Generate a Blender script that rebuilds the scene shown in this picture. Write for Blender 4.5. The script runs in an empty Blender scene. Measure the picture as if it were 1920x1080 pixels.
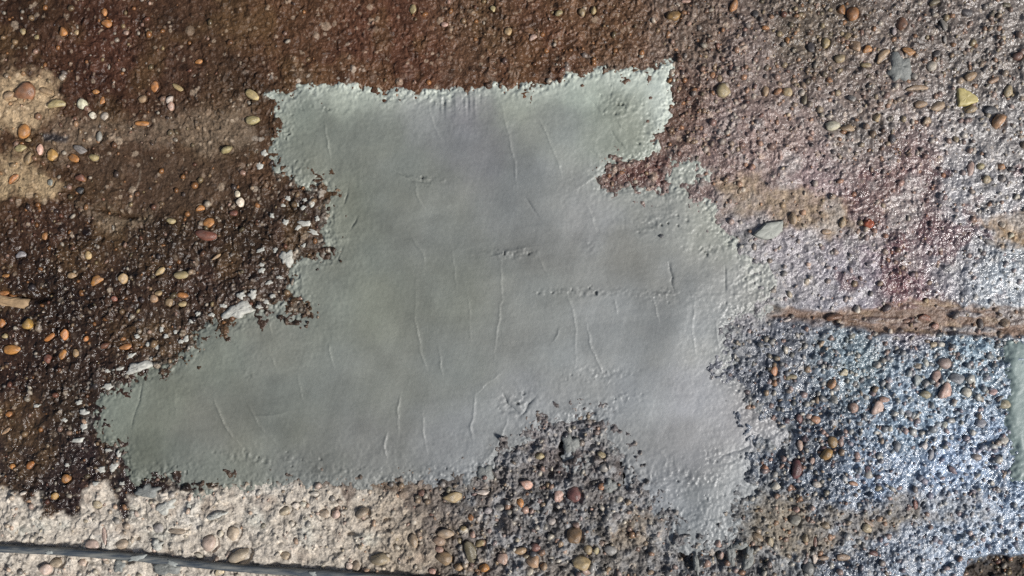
import bpy, math, random
import numpy as np

# ---------------------------------------------------------------- camera, sky, sun, exposure
S = 0.0006                                   # metres per photograph pixel (frame is about 1.15 m wide)
sc = bpy.context.scene
C = sc.collection
cam_d = bpy.data.cameras.new('camera')
CAM_H = 1.05
cam_d.sensor_width = 36.0
cam_d.lens = 36.0 * CAM_H / (1920 * S)
cam_d.clip_start = 0.02
cam_d.clip_end = 500.0
cam = bpy.data.objects.new('camera', cam_d)
cam.location = (0, 0, CAM_H)
C.objects.link(cam)
sc.camera = cam

SUN_AZ = math.radians(-28)                   # direction towards the sun, from +X (right) turning to +Y
SUN_EL = math.radians(43)
world = bpy.data.worlds.new('World')
sc.world = world
world.use_nodes = True
wn = world.node_tree.nodes
sky = wn.new('ShaderNodeTexSky')
sky.sky_type = 'NISHITA'
sky.sun_disc = False
sky.sun_elevation = SUN_EL
sky.sun_rotation = math.pi / 2 - SUN_AZ      # measured from +Y towards +X
world.node_tree.links.new(sky.outputs[0], wn['Background'].inputs[0])
sky.dust_density = 3.0
sky.ozone_density = 0.4
wn['Background'].inputs[1].default_value = 0.055
sun_d = bpy.data.lights.new('sun', 'SUN')
sun_d.energy = 3.6
sun_d.angle = math.radians(11)
sun_d.color = (1.0, 0.985, 0.965)
sun = bpy.data.objects.new('sun', sun_d)
sun.rotation_euler = (math.pi / 2 - SUN_EL, 0, SUN_AZ + math.pi / 2)
sun.location = (3, -1, 3)
C.objects.link(sun)
sc.view_settings.view_transform = 'Standard'
sc.view_settings.look = 'None'
sc.view_settings.gamma = 1.0
sc.view_settings.use_curve_mapping = False
sc.view_settings.exposure = 0.18
sc.cycles.use_denoising = False
sc.cycles.max_bounces = 5
sc.cycles.diffuse_bounces = 3
sc.cycles.glossy_bounces = 2

# ---------------------------------------------------------------- numeric helpers
rng = np.random.default_rng(7)
random.seed(7)
f32 = np.float32

def lin(c):
    c = np.asarray(c, dtype=np.float64) / 255.0
    return np.where(c <= 0.04045, c / 12.92, ((c + 0.055) / 1.055) ** 2.4)

def sstep(a, b, x):
    t = np.clip((x - a) / (b - a), 0, 1)
    return t * t * (3 - 2 * t)

def hash2(ix, iy, seed):
    h = (ix.astype(np.int64) * 374761393 + iy.astype(np.int64) * 668265263 + seed * 1442695041) & 0xffffffff
    h = ((h ^ (h >> 13)) * 1274126177) & 0xffffffff
    h = h ^ (h >> 16)
    return (h & 0xffff).astype(f32) / 32767.5 - 1.0

def noise(X, Y, sx, seed, sy=None):
    """value noise in -1..1 with cells sx by sy"""
    x = X / sx
    y = Y / (sy or sx)
    ix = np.floor(x); iy = np.floor(y)
    fx = (x - ix).astype(f32); fy = (y - iy).astype(f32)
    fx = fx * fx * fx * (fx * (fx * 6 - 15) + 10)
    fy = fy * fy * fy * (fy * (fy * 6 - 15) + 10)
    a = hash2(ix, iy, seed); b = hash2(ix + 1, iy, seed)
    c = hash2(ix, iy + 1, seed); d = hash2(ix + 1, iy + 1, seed)
    return (a + (b - a) * fx) * (1 - fy) + (c + (d - c) * fx) * fy

def fbm(X, Y, sx, seed, octs=3, sy=None, gain=0.5):
    out = 0; amp = 1.0; tot = 0
    sy = sy or sx
    for o in range(octs):
        out = out + amp * noise(X + 17.3 * o, Y - 9.1 * o, sx / 2 ** o, seed + 31 * o, sy / 2 ** o)
        tot += amp; amp *= gain
    return out / tot

# ---------------------------------------------------------------- the sheet: fine inside the frame, coarser to the horizon
STEP = 1.55
MARG = 44
def axis(n_px):
    fine = np.arange(-MARG, n_px + MARG + STEP, STEP)
    grow = []
    d, p = STEP, 0.0
    while p < 90000:
        d *= 1.18
        p += d
        grow.append(p)
    grow = np.array(grow)
    return np.concatenate([fine[0] - grow[::-1], fine, fine[-1] + grow]), len(grow), len(fine)
ax, nx0, nxf = axis(1920)
ay, ny0, nyf = axis(1080)
X, Y = np.meshgrid(ax.astype(np.float64), ay.astype(np.float64))
NY, NX = X.shape
far = np.maximum(np.maximum(-MARG - X, X - 1920 - MARG), np.maximum(-MARG - Y, Y - 1080 - MARG))
damp = 1 - sstep(0, 900, far)                # fine relief only where the mesh can carry it

wdamp = 1 - sstep(-20, 40, far)
wx = fbm(X, Y, 46, 101, 3) ; wy = fbm(X, Y, 46, 202, 3)
vx = fbm(X, Y, 14, 303, 2) ; vy = fbm(X, Y, 14, 404, 2)

wx = wx * wdamp; wy = wy * wdamp; vx = vx * wdamp; vy = vy * wdamp
def window(x0, x1, y0, y1):
    i0, i1 = np.searchsorted(ax, [x0, x1]); j0, j1 = np.searchsorted(ay, [y0, y1])
    return slice(j0, j1), slice(i0, i1)

def poly_sdf(poly, px, py):
    """signed distance, positive inside"""
    d = np.full(px.shape, 1e9, f32); inside = np.zeros(px.shape, bool)
    n = len(poly)
    px = px.astype(f32); py = py.astype(f32)
    for k in range(n):
        (x0, y0), (x1, y1) = poly[k], poly[(k + 1) % n]
        ex, ey = x1 - x0, y1 - y0
        t = np.clip(((px - x0) * ex + (py - y0) * ey) / max(ex * ex + ey * ey, 1e-6), 0, 1)
        d = np.minimum(d, (px - x0 - t * ex) ** 2 + (py - y0 - t * ey) ** 2)
        if y0 != y1:
            c = ((y0 > py) != (y1 > py)) & (px < (x1 - x0) * (py - y0) / (y1 - y0) + x0)
            inside ^= c
    d = np.sqrt(d)
    return np.where(inside, d, -d)

def region(poly, soft=6, warp=10, fine=4):
    xs = [p[0] for p in poly]; ys = [p[1] for p in poly]
    w = window(min(xs) - 60, max(xs) + 60, min(ys) - 60, max(ys) + 60)
    out = np.zeros(X.shape, f32)
    s = poly_sdf(poly, X[w] + warp * wx[w] + fine * vx[w], Y[w] + warp * wy[w] + fine * vy[w])
    out[w] = sstep(-soft, soft, s)
    return out

def blobs(lst, soft=.5):
    """union of soft ellipses (x, y, rx, ry)"""
    out = np.zeros(X.shape, f32)
    for x, y, rx, ry in lst:
        w = window(x - rx * 3, x + rx * 3, y - ry * 3, y + ry * 3)
        q = ((X[w] + 5 * vx[w] - x) / rx) ** 2 + ((Y[w] + 5 * vy[w] - y) / ry) ** 2
        out[w] = np.maximum(out[w], np.exp(-q * 1.2))
    return out

# ---------------------------------------------------------------- colour, wetness and roughness of the old concrete
# x, y, colour (sRGB, lower-right greys with bluish sky reflection painted in), wetness, coarseness
CTRL = """
60 20 61 43 30 .6 .5|350 40 69 50 35 .5 .4|200 80 73 47 35 .7 .8|330 120 63 44 31 .5 .6|560 60 82 58 40 .6 .5|750 80 86 57 42 .6 .6|680 140 87 57 43 .6 .5
900 60 91 68 50 .7 .7|1000 100 93 64 46 .7 .7|1150 60 95 70 50 .7 .8|1300 60 106 90 78 .7 .9|1280 200 100 78 66 .7 .7|1400 120 120 106 99 .8 1
1520 60 103 92 80 .8 1|1620 180 124 110 101 .8 1|1750 60 115 104 96 .8 1|1850 120 123 115 108 .8 1|1870 250 133 129 126 .8 1|1480 260 133 115 108 .8 .8
1600 260 129 121 114 .8 .9|1350 250 128 109 103 .8 .8|1540 330 136 118 117 .8 .8|1700 330 120 97 92 .9 .9|1680 400 107 84 77 .9 .8|1800 350 139 138 139 .9 1
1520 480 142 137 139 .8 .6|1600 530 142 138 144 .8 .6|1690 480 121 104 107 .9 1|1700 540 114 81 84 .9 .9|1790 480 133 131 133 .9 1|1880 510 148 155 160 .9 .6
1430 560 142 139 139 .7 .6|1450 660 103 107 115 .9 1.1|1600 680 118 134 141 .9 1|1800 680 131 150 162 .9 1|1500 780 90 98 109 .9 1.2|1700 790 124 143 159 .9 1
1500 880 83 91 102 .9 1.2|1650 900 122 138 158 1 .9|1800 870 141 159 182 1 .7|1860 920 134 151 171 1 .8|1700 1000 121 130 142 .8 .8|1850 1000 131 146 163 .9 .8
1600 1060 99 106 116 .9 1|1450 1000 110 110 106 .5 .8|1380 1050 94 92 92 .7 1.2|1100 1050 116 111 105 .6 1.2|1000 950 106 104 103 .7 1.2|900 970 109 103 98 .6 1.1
1050 850 99 92 90 .7 1.3|760 940 118 107 97 .4 .8|50 330 78 57 40 .5 .6|300 330 73 55 40 .4 .25|420 270 89 72 54 .5 .6|480 320 84 63 47 .6 .9
100 440 58 41 29 .8 .9|300 450 60 46 33 .8 .9|450 430 63 48 34 .8 1|540 410 65 51 41 .7 1|100 560 46 33 23 .9 1|250 580 58 42 31 .8 1|400 520 58 43 34 .8 1
450 570 65 51 42 .8 1|60 680 47 33 24 .9 1|200 690 53 39 30 .9 1|300 640 69 55 42 .8 1|100 780 58 45 33 .8 1|50 860 54 43 36 .9 1|180 850 47 36 33 .9 1
150 930 43 33 30 .9 1|500 230 74 54 38 .6 .8|-300 500 56 41 30 .8 .9|2200 500 130 130 132 .8 1|960 -300 86 65 48 .6 .7|960 1400 130 119 108 .6 1
"""
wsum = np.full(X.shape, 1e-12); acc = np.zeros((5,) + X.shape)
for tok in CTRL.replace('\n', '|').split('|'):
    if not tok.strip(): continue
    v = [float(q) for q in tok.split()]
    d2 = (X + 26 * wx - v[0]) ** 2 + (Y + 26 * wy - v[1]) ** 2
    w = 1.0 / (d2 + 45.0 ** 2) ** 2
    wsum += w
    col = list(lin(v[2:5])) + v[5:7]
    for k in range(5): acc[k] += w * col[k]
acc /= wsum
pale_side = sstep(1280, 1450, X) * (1 - sstep(560, 640, Y))
acc[:3] *= 1 + .16 * pale_side * sstep(60, 320, Y)
acc[4] *= 1 - .22 * pale_side
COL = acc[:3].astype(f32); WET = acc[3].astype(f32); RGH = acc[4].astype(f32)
del acc, wsum

BASE = [c.copy() for c in COL]; BASEW = WET.copy()
def paint(mask, rgb, wet=None, rgh=None):
    global COL, WET, RGH
    c = lin(rgb)
    for k in range(3): COL[k] = COL[k] * (1 - mask) + c[k] * mask
    if wet is not None: WET = WET * (1 - mask) + wet * mask
    if rgh is not None: RGH = RGH * (1 - mask) + rgh * mask

n60 = fbm(X, Y, 60, 11, 4)
n20 = fbm(X, Y, 20, 12, 3)
n7 = fbm(X, Y, 7, 13, 2)
# reddish and dark stains in the wet film
red = sstep(.12, .5, fbm(X, Y, 85, 21, 3)) * sstep(1950, 300, X)
paint(.18 * red, (84, 58, 46))
paint(.35 * sstep(.05, .5, fbm(X, Y, 70, 36, 4)) * sstep(1200, 900, X), (98, 76, 48))
drk = sstep(.15, .55, fbm(X, Y, 40, 23, 3))
for k in range(3): COL[k] *= 1 - .32 * drk
TAN = [
 ([(-200,142),(60,122),(108,150),(122,190),(95,215),(72,235),(30,246),(-200,240)], (172,149,118), 1.0, .1, .2),
 ([(-200,300),(30,300),(90,320),(118,340),(95,362),(0,366),(-200,366)], (162,140,109), 1.0, .1, .2),
 ([(95,225),(200,222),(330,222),(400,212),(470,192),(482,235),(470,275),(400,292),(340,252),(230,275),(90,296)], (128,112,94), .55, .35, .5),
 ([(150,395),(185,388),(255,402),(270,420),(215,430)], (132,116,96), .6, .3, .5),
 ([(1335,338),(1400,322),(1460,350),(1600,378),(1606,420),(1560,432),(1480,412),(1440,398),(1385,408),(1352,385)], (150,131,106), .8, .3, .4),
 ([(1842,405),(2100,400),(2100,450),(1875,450)], (160,134,102), .9, .25, .35),
 ([(1148,962),(1190,955),(1240,972),(1235,1012),(1160,1016)], (140,124,102), .6, .15, .7),
 ([(1405,940),(1480,922),(1540,946),(1612,972),(1640,930),(1690,924),(1742,952),(1772,930),(1860,942),(1880,955),(1800,972),(1740,976),(1660,1012),(1560,1036),(1450,1042),(1400,1012)], (134,122,104), .72, .3, .8),
 ([(1125,335),(1180,303),(1256,288),(1262,342),(1200,352),(1150,346)], (92,62,55), .9, .8, .9),
 ([(1662,330),(1720,338),(1752,400),(1742,452),(1722,562),(1662,562),(1650,480),(1672,420)], (104,74,72), .0, .95, .9),
 ([(160,292),(300,285),(452,300),(440,352),(380,388),(262,400),(170,385),(150,340)], (76,60,47), .7, .45, .18),
]
mar = sstep(.05, .3, fbm(X, Y, 48, 24, 4) + .35 * np.exp(-((X - 1695) / 70) ** 2 - ((Y - 460) / 130) ** 2) + .25 * np.exp(-((X - 1580) / 60) ** 2 - ((Y - 320) / 40) ** 2) - .12)
paint(.62 * mar * sstep(1480, 1600, X) * sstep(240, 320, Y) * (1 - sstep(540, 575, Y)), (106,74,74), .95)
for poly, rgb, a, wet, rgh in TAN:
    paint(region(poly, 17, 26, 12) * a * (.7 + .3 * sstep(-.3, .25, n20 + .6 * fbm(X, Y, 9, 25, 2))), rgb, wet, rgh)
DRY = [(-200,918),(10,915),(30,925),(50,945),(60,935),(80,922),(86,972),(100,972),(118,958),(130,972),(146,960),(156,922),(185,903),(206,902),(218,936),(220,962),(234,984),(243,955),(238,926),
       (300,925),(480,910),(560,906),(640,912),(655,960),(672,915),(700,912),(742,925),(770,962),(860,962),(892,1000),(880,1080),(870,1250),(-200,1250)]
dry = region(DRY, 5, 6, 5) * (1 - sstep(-70, 70, X - 800 + 90 * wx + 60 * vx + 30 * wy))
paint(dry * (1 - .35 * sstep(640, 900, X)), (180,171,158), .08, .3)
paint(dry * sstep(560, 800, X) * .7, (142,128,110), .15, .8)
paint(dry * sstep(.1, .5, n60) * .6, (198,193,183))
paint(dry * sstep(.2, .6, fbm(X, Y, 45, 27, 3)) * .5, (136,120,106))
LEDGE = [(1435,578),(1560,584),(1640,576),(1700,560),(1765,558),(1810,574),(1900,574),(2100,580),(2100,626),(1840,630),(1780,628),(1700,622),(1640,622),(1560,608),(1435,600)]
ledge = region(LEDGE, 6, 7, 6) * (.55 + .45 * sstep(-.3, .2, fbm(X, Y, 50, 26, 3, 14)))
paint(ledge, (124,103,89), .55, .12)
paint(ledge * sstep(-.1, .5, fbm(X, Y, 90, 28, 3, 9)) * .6, (108,84,64), .6)
paint(ledge * sstep(.1, .6, fbm(X, Y, 60, 29, 3, 12)) * .6, (160,138,112))
paint(.55 * sstep(-.05, .4, fbm(X, Y, 26, 33, 3)) * region([(880,880),(960,835),(1060,780),(1120,780),(1180,880),(1265,1010),(1430,990),(1480,1040),(1480,1200),(870,1200),(860,960)], 20, 20, 8), (150,151,152), .5)
paint(.45 * sstep(.0, .45, fbm(X, Y, 38, 34, 4)) * sstep(1280, 1420, X) * sstep(130, 260, Y) * (1 - sstep(545, 575, Y)), (164,160,156), .8)
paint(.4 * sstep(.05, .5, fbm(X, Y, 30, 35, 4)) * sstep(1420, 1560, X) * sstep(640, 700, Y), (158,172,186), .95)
paint(.6 * blobs([(75,985,22,14),(118,985,15,12),(300,1000,30,20),(575,1000,20,30),(480,975,25,20),(240,960,20,18),(40,995,20,10),(690,1010,26,14)]) * dry, (168,169,160))
w = window(200, 300, 290, 420)
xs_ = np.interp(Y[w], [318, 345, 370, 393], [263, 258, 248, 235])
scr = np.zeros(X.shape, f32); scr[w] = np.exp(-((X[w] + 2 * vx[w] - xs_) / 1.8) ** 2) * sstep(312, 325, Y[w]) * (1 - sstep(388, 397, Y[w]))
paint(.55 * scr, (142,128,112), .3)
paint(.8 * region([(84,252),(100,248),(128,252),(130,262),(110,266),(88,262)], 4, 6, 4), (44,44,48), .8)
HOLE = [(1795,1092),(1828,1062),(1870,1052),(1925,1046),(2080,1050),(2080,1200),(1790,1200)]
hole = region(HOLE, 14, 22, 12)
paint(hole, (62,54,47), .3, .6)  # dark brown, deepened for the shade inside the hollow

# ---------------------------------------------------------------- mortar outline
PATCH = [(500,178),(520,166),(545,173),(560,163),(600,166),(612,156),(660,163),(700,172),(722,181),(740,173),(800,173),(840,171),(900,166),(960,163),(1000,161),(1040,156),(1060,144),(1100,139),
 (1130,133),(1165,134),(1200,139),(1235,127),(1258,120),(1257,160),(1252,190),(1250,215),(1236,240),(1229,262),(1225,290),(1205,299),(1180,302),(1150,315),(1122,335),(1130,352),(1150,352),
 (1180,345),(1205,355),(1240,358),(1270,356),(1300,364),(1335,388),(1345,410),(1357,440),(1380,460),(1397,480),(1412,500),(1404,525),(1422,538),(1434,560),(1440,580),(1400,585),(1375,592),
 (1365,605),(1372,620),(1365,645),(1375,675),(1362,700),(1390,730),(1400,765),(1420,770),(1450,795),(1466,815),(1460,830),(1430,820),(1412,826),(1420,860),(1424,890),(1412,918),(1406,936),
 (1398,964),(1380,990),(1364,1014),(1336,1022),(1312,1032),(1290,1030),(1270,1022),(1262,1010),(1255,972),(1235,965),(1215,940),(1200,920),(1186,905),(1180,885),(1170,862),(1155,845),
 (1140,830),(1130,815),(1125,795),(1120,785),(1105,775),(1080,778),(1050,790),(1020,798),(1000,810),(980,830),(950,845),(930,865),(905,875),(890,885),(885,900),(850,903),(800,906),(750,900),
 (730,899),(690,906),(660,912),(600,912),(560,906),(480,908),(440,912),(410,916),(365,928),(350,912),(335,905),(320,892),(300,892),(280,901),(255,900),(240,893),(235,860),(232,840),(215,828),
 (200,822),(185,815),(180,790),(185,770),(175,745),(200,738),(215,725),(240,718),(255,712),(270,705),(290,695),(320,685),(340,668),(365,655),(368,625),(380,610),(400,605),(430,605),(450,600),
 (470,590),(490,585),(520,575),(540,570),(560,586),(573,580),(576,565),(560,555),(545,540),(560,520),(548,510),(560,495),(580,480),(610,478),(622,470),(630,462),(620,455),(610,430),(605,415),
 (615,405),(612,380),(615,365),(610,350),(600,345),(570,350),(545,330),(520,315),(510,290),(512,270),(520,250),(515,220),(520,200),(510,190)]
SMEARS = [[(1256,295),(1290,292),(1322,318),(1316,345),(1285,356),(1255,340)], [(1388,478),(1432,490),(1450,520),(1444,578),(1405,588),(1390,540)], [(1062,850),(1085,848),(1104,862),(1100,884),(1078,890),(1060,872)]]
mwx = 5 * wx + 6 * vx + 3 * noise(X, Y, 5, 305); mwy = 5 * wy + 6 * vy + 3 * noise(X, Y, 5, 306)
SD = np.full(X.shape, -200.0, f32)
w = window(120, 1530, 60, 1075)
SD[w] = poly_sdf(PATCH, X[w] + mwx[w], Y[w] + mwy[w])
for p in SMEARS:
    xs = [q[0] for q in p]; ys = [q[1] for q in p]
    w = window(min(xs) - 30, max(xs) + 30, min(ys) - 30, max(ys) + 30)
    SD[w] = np.maximum(SD[w], np.minimum(poly_sdf(p, X[w] + 1.8 * mwx[w], Y[w] + 1.8 * mwy[w]) - 4, 7))
SIDE = [(1889,640),(2150,636),(2150,905),(1902,902),(1896,870),(1901,840),(1886,800),(1885,760),(1893,720),(1886,690),(1888,660)]
SD2 = np.full(X.shape, -200.0, f32)
w = window(1840, 2230, 590, 960)
SD2[w] = poly_sdf(SIDE, X[w] + .6 * mwx[w], Y[w] + .6 * mwy[w])
# cement slurry dirties the concrete next to the patch
edge = np.exp(-np.clip(-SD, 0, 200) / 16.0) * (SD < 3)
paint(np.exp(-np.clip(-SD, 0, 300) / 30.0) * (SD < 3) * sstep(-.15, .45, n20 + .3 * n60) * .7 * sstep(1300, 1700, X + .6 * Y), (140,142,142), .55)
paint(edge * sstep(.1, .5, n20) * .35, (126,126,118), .5)

# ---------------------------------------------------------------- pebbles: x y width height tilt colour
PEB = """
121 61 18 20 20 o|201 46 20 15 0 o|197 25 11 15 0 o|239 62 11 12 0 k|45 61 9 12 0 y|72 70 10 12 20 y|147 62 9 12 0 y|147 51 6 10 0 w|236 24 8 9 0 y|8 24 9 9 0 w|260 62 7 9 0 w|306 91 8 10 0 y
390 73 8 8 0 k|355 81 9 9 0 o|373 117 15 9 20 o|365 142 9 5 40 w|204 125 5 11 0 w|231 131 9 9 0 w|292 162 14 21 0 o|336 166 24 9 -35 y|320 186 15 14 20 w|321 200 13 18 0 k|269 186 16 14 0 t
181 172 12 9 0 o|192 190 8 14 0 o|155 194 17 19 0 w|107 197 27 15 0 y|20 179 21 18 0 t|47 176 28 34 -25 b|89 172 25 14 -30 t|172 216 13 14 0 w|197 217 14 16 0 w|269 231 27 12 0 o|471 177 26 14 -30 y
468 193 10 8 -30 w|471 226 24 14 10 y|45 248 20 27 -40 o|185 255 12 22 0 g|54 262 14 9 0 t|776 17 12 18 0 y|924 17 10 14 0 y|907 2 11 8 0 y|952 61 14 21 0 y|907 42 6 10 0 w|832 46 12 8 0 k
1049 26 12 15 -20 y|1036 24 9 8 0 y|1090 25 13 16 0 y|1112 20 11 17 0 y|1261 32 25 25 0 a|1376 12 13 23 -25 o|1435 54 13 11 -30 o|1357 170 26 26 0 y|1336 141 10 15 -20 o|1434 172 11 20 -10 t|1349 147 9 12 30 t
999 73 13 10 20 k|1369 120 8 12 0 k|1287 3 18 9 0 k|1430 2 12 8 0 l|1415 28 12 18 10 d|1577 20 18 20 10 o|1599 28 20 26 0 o|1692 44 17 25 0 b|1752 5 18 14 0 l|1812 25 20 15 0 d|1777 11 8 8 0 k|1769 50 12 21 35 g
1771 75 9 17 10 g|1520 91 13 27 20 d|1547 82 13 20 -20 y|1589 67 13 13 0 t|1602 87 18 26 20 t|1625 95 15 14 0 o|1575 111 18 15 0 y|1624 122 20 13 0 y|1654 107 27 14 40 t|1701 97 25 16 -15 o|1756 102 16 14 30 d
1747 125 17 19 0 w|1711 145 14 13 0 g|1907 107 16 15 30 r|1817 145 22 14 30 t|1864 150 20 10 22 t|1891 171 16 22 -15 y|1820 204 25 16 15 y|1860 207 27 16 0 d|1872 225 26 24 30 o|1721 197 22 12 10 t|1759 200 27 16 18 t
1717 167 34 10 0 t|1459 172 11 18 -30 o|1477 172 18 22 0 y|1507 186 12 22 -10 l|1571 174 12 11 0 y|1596 185 15 14 0 g|1642 220 15 19 -30 y|1557 237 25 16 10 w|1587 240 30 15 0 t|1736 229 14 14 0 t|1461 195 8 9 0 o
1475 76 8 14 0 o|1671 261 11 17 0 d|1792 261 10 13 0 y|1886 10 16 12 0 l|1676 59 10 15 0 g|1612 207 9 12 0 w|41 277 20 13 10 y|54 295 16 25 -20 t|76 281 12 22 0 k|100 290 18 22 0 a|137 296 19 13 -20 o|150 280 25 15 -25 g
176 296 16 13 0 y|427 280 20 16 0 y|26 336 19 10 35 o|96 342 11 16 0 g|150 332 22 14 -10 r|150 357 14 14 0 d|445 364 10 11 0 w|451 380 16 19 0 w|440 399 16 15 0 r|395 417 20 19 0 o|387 442 37 20 -5 r|376 392 13 11 0 o
322 415 15 11 0 y|86 442 12 19 0 o|69 422 8 9 0 o|167 479 11 14 0 y|184 527 20 16 20 o|301 510 22 11 45 y|344 516 28 14 0 y|232 522 19 21 0 t|10 517 13 9 0 o|212 427 6 15 0 w|40 479 15 12 0 g|407 482 21 6 35 t|137 516 16 11 0 t
1485 409 18 26 20 t|1581 417 12 19 -15 t|1547 435 16 8 0 t|1820 317 11 27 -8 k|1851 336 16 15 0 y|1877 311 17 14 -20 o|1896 317 14 10 0 d|1879 334 14 14 0 g|1907 370 10 10 0 w|1879 421 12 13 0 w|1896 441 9 13 -10 w
1855 455 19 9 -30 g|1817 479 10 9 0 k|1831 484 12 6 0 r|1854 397 9 9 0 g|1839 312 12 11 0 y|52 606 25 22 0 a|122 627 15 22 0 o|96 631 24 10 30 o|162 634 10 13 -20 o|19 656 29 16 5 o|200 647 16 14 0 r|236 651 24 11 15 o
120 665 12 20 -25 o|90 672 14 18 0 r|142 662 10 14 0 t|4 605 12 16 0 o|9 629 14 10 0 y|345 554 19 14 -30 o|299 550 13 13 0 y|320 566 15 20 -10 t|345 570 16 10 0 y|11 549 20 10 0 o|217 560 12 10 -30 r|289 560 14 14 0 t
19 776 12 11 0 o|14 806 20 8 35 t|1771 682 20 22 20 k|1754 706 15 28 -10 k|1770 736 20 31 -10 k|1719 686 15 12 20 y|1736 680 9 16 20 w|1720 715 14 19 25 g|1737 719 12 14 20 g|1732 740 22 15 0 y|1791 709 28 22 0 g|1809 736 20 18 0 w
1859 735 16 15 0 k|1885 757 19 17 0 y|1559 719 17 22 -20 o|1581 700 12 14 -20 y|1449 695 15 19 0 o|1484 705 20 11 0 y|1449 716 14 14 0 o|1636 736 12 15 -10 r|1655 749 18 10 0 o|1562 749 14 19 20 g|1597 764 21 19 -30 k
1644 767 19 25 0 k|1702 775 12 14 0 g|1745 759 12 15 0 g|1497 785 13 18 0 r|1527 787 19 15 0 o|1751 646 12 10 0 y|1607 666 10 11 0 w|1500 655 13 5 45 w|1645 684 15 14 0 w|1836 794 19 20 0 g|1771 797 10 16 0 w
1566 594 28 15 0 b|1607 579 13 17 0 w|1664 577 15 16 0 d|1736 564 11 10 0 t|1735 597 20 12 -20 r|1755 612 17 13 0 r|1701 602 12 9 0 k|1840 606 11 25 0 d|1885 606 17 20 0 t|1475 600 16 7 15 w|1637 626 10 9 0 r
127 896 16 17 0 o|104 929 14 14 0 a|25 874 11 11 0 o|59 872 12 16 -30 o|440 999 22 32 -20 t|395 1019 24 28 -10 k|414 999 12 14 0 w|299 989 20 22 20 g|332 996 32 10 0 t|232 1020 22 16 10 t|177 1022 25 20 0 k|452 1040 40 26 15 t
196 1004 8 36 6 k|109 1055 22 16 0 y|154 1056 14 14 30 k|86 1067 25 22 0 k|372 1042 17 9 -20 w|412 1072 14 16 0 y|182 946 15 14 0 y|46 924 12 9 0 w|849 931 38 21 5 y|792 924 12 12 0 r|832 1046 31 25 0 n|881 1036 20 42 15 l
944 1045 20 27 -10 k|907 1062 20 17 0 o|902 1017 16 12 30 y|775 1014 17 26 10 t|824 1014 20 18 0 t|824 1030 14 13 0 k|869 989 12 11 0 y|884 969 10 12 20 o|946 951 8 8 0 o|630 962 16 20 -10 k|611 961 20 18 0 t|682 960 22 22 0 t
537 957 20 13 20 y|555 947 15 12 0 w|570 945 11 11 0 w|547 982 11 10 0 w|535 1041 16 14 0 y|590 925 18 10 0 w|670 1061 15 18 0 t|654 1061 12 14 0 k|711 1046 38 24 0 t|812 1069 14 13 0 k|860 1061 18 16 0 t|905 922 24 10 0 w
916 956 14 13 0 g|937 951 18 15 0 g|837 999 30 18 0 t|886 1000 12 14 0 k|1011 854 18 14 0 y|1127 852 17 15 -30 y|1127 912 12 16 0 o|1047 930 17 17 30 k|1079 924 22 30 10 m|987 907 25 18 -20 k|1019 914 10 9 0 r|975 942 13 17 0 o
1035 977 14 13 -30 w|1080 982 17 11 -20 b|1076 1004 28 38 15 n|1089 1054 33 28 0 y|1102 1029 13 18 0 y|1117 1030 12 14 0 y|1144 1031 21 19 0 g|999 1047 30 27 -20 t|1019 1060 14 16 0 t|1002 1025 16 14 0 r|976 1032 20 14 20 t
1157 966 14 13 0 g|1127 1017 10 10 0 k|1345 1017 14 15 0 k|1352 1040 10 14 0 k|1422 1007 20 13 -30 t|1432 875 14 11 20 o|1547 850 27 22 35 a|1560 829 15 22 0 a|1575 830 9 15 0 k|1490 879 18 33 -10 m|1451 909 21 16 15 w
1531 907 17 12 -20 w|1521 864 9 16 -10 k|1626 882 10 20 20 r|1600 906 16 10 -25 o|1646 914 11 12 0 y|1732 836 15 14 0 w|1680 835 14 21 30 g|1830 857 15 13 0 t|1880 826 17 19 0 w|1786 882 9 21 40 r|1786 822 10 8 0 y
1716 817 10 8 0 k|1746 852 11 20 -15 g|1499 835 9 20 0 k|1622 989 17 14 -25 y|1629 980 23 9 -35 k|1545 982 19 13 -10 t|1507 1006 14 17 0 y|1526 1015 7 26 0 r|1514 972 9 11 0 b|1492 954 13 12 0 k|1489 975 20 25 0 g
1443 1015 13 19 20 y|1576 1044 24 12 0 t|1542 1045 17 9 10 t|1526 1047 10 16 25 w|1512 1065 22 25 0 g|1716 945 9 18 10 r|1637 1036 16 12 -30 r
"""
PCOL = dict(o=(168,114,64), y=(168,149,108), w=(196,186,168), k=(182,148,130), t=(156,130,98), g=(138,134,128), d=(52,54,60), b=(112,76,52), r=(124,80,64), l=(106,98,72), a=(168,130,72), n=(142,112,76), m=(104,56,46))
PEBS = []
for tok in PEB.replace('\n', '|').split('|'):
    if tok.strip():
        q = tok.split(); PEBS.append((float(q[0]), float(q[1]), float(q[2]), float(q[3]), float(q[4]), q[5]))

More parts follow.
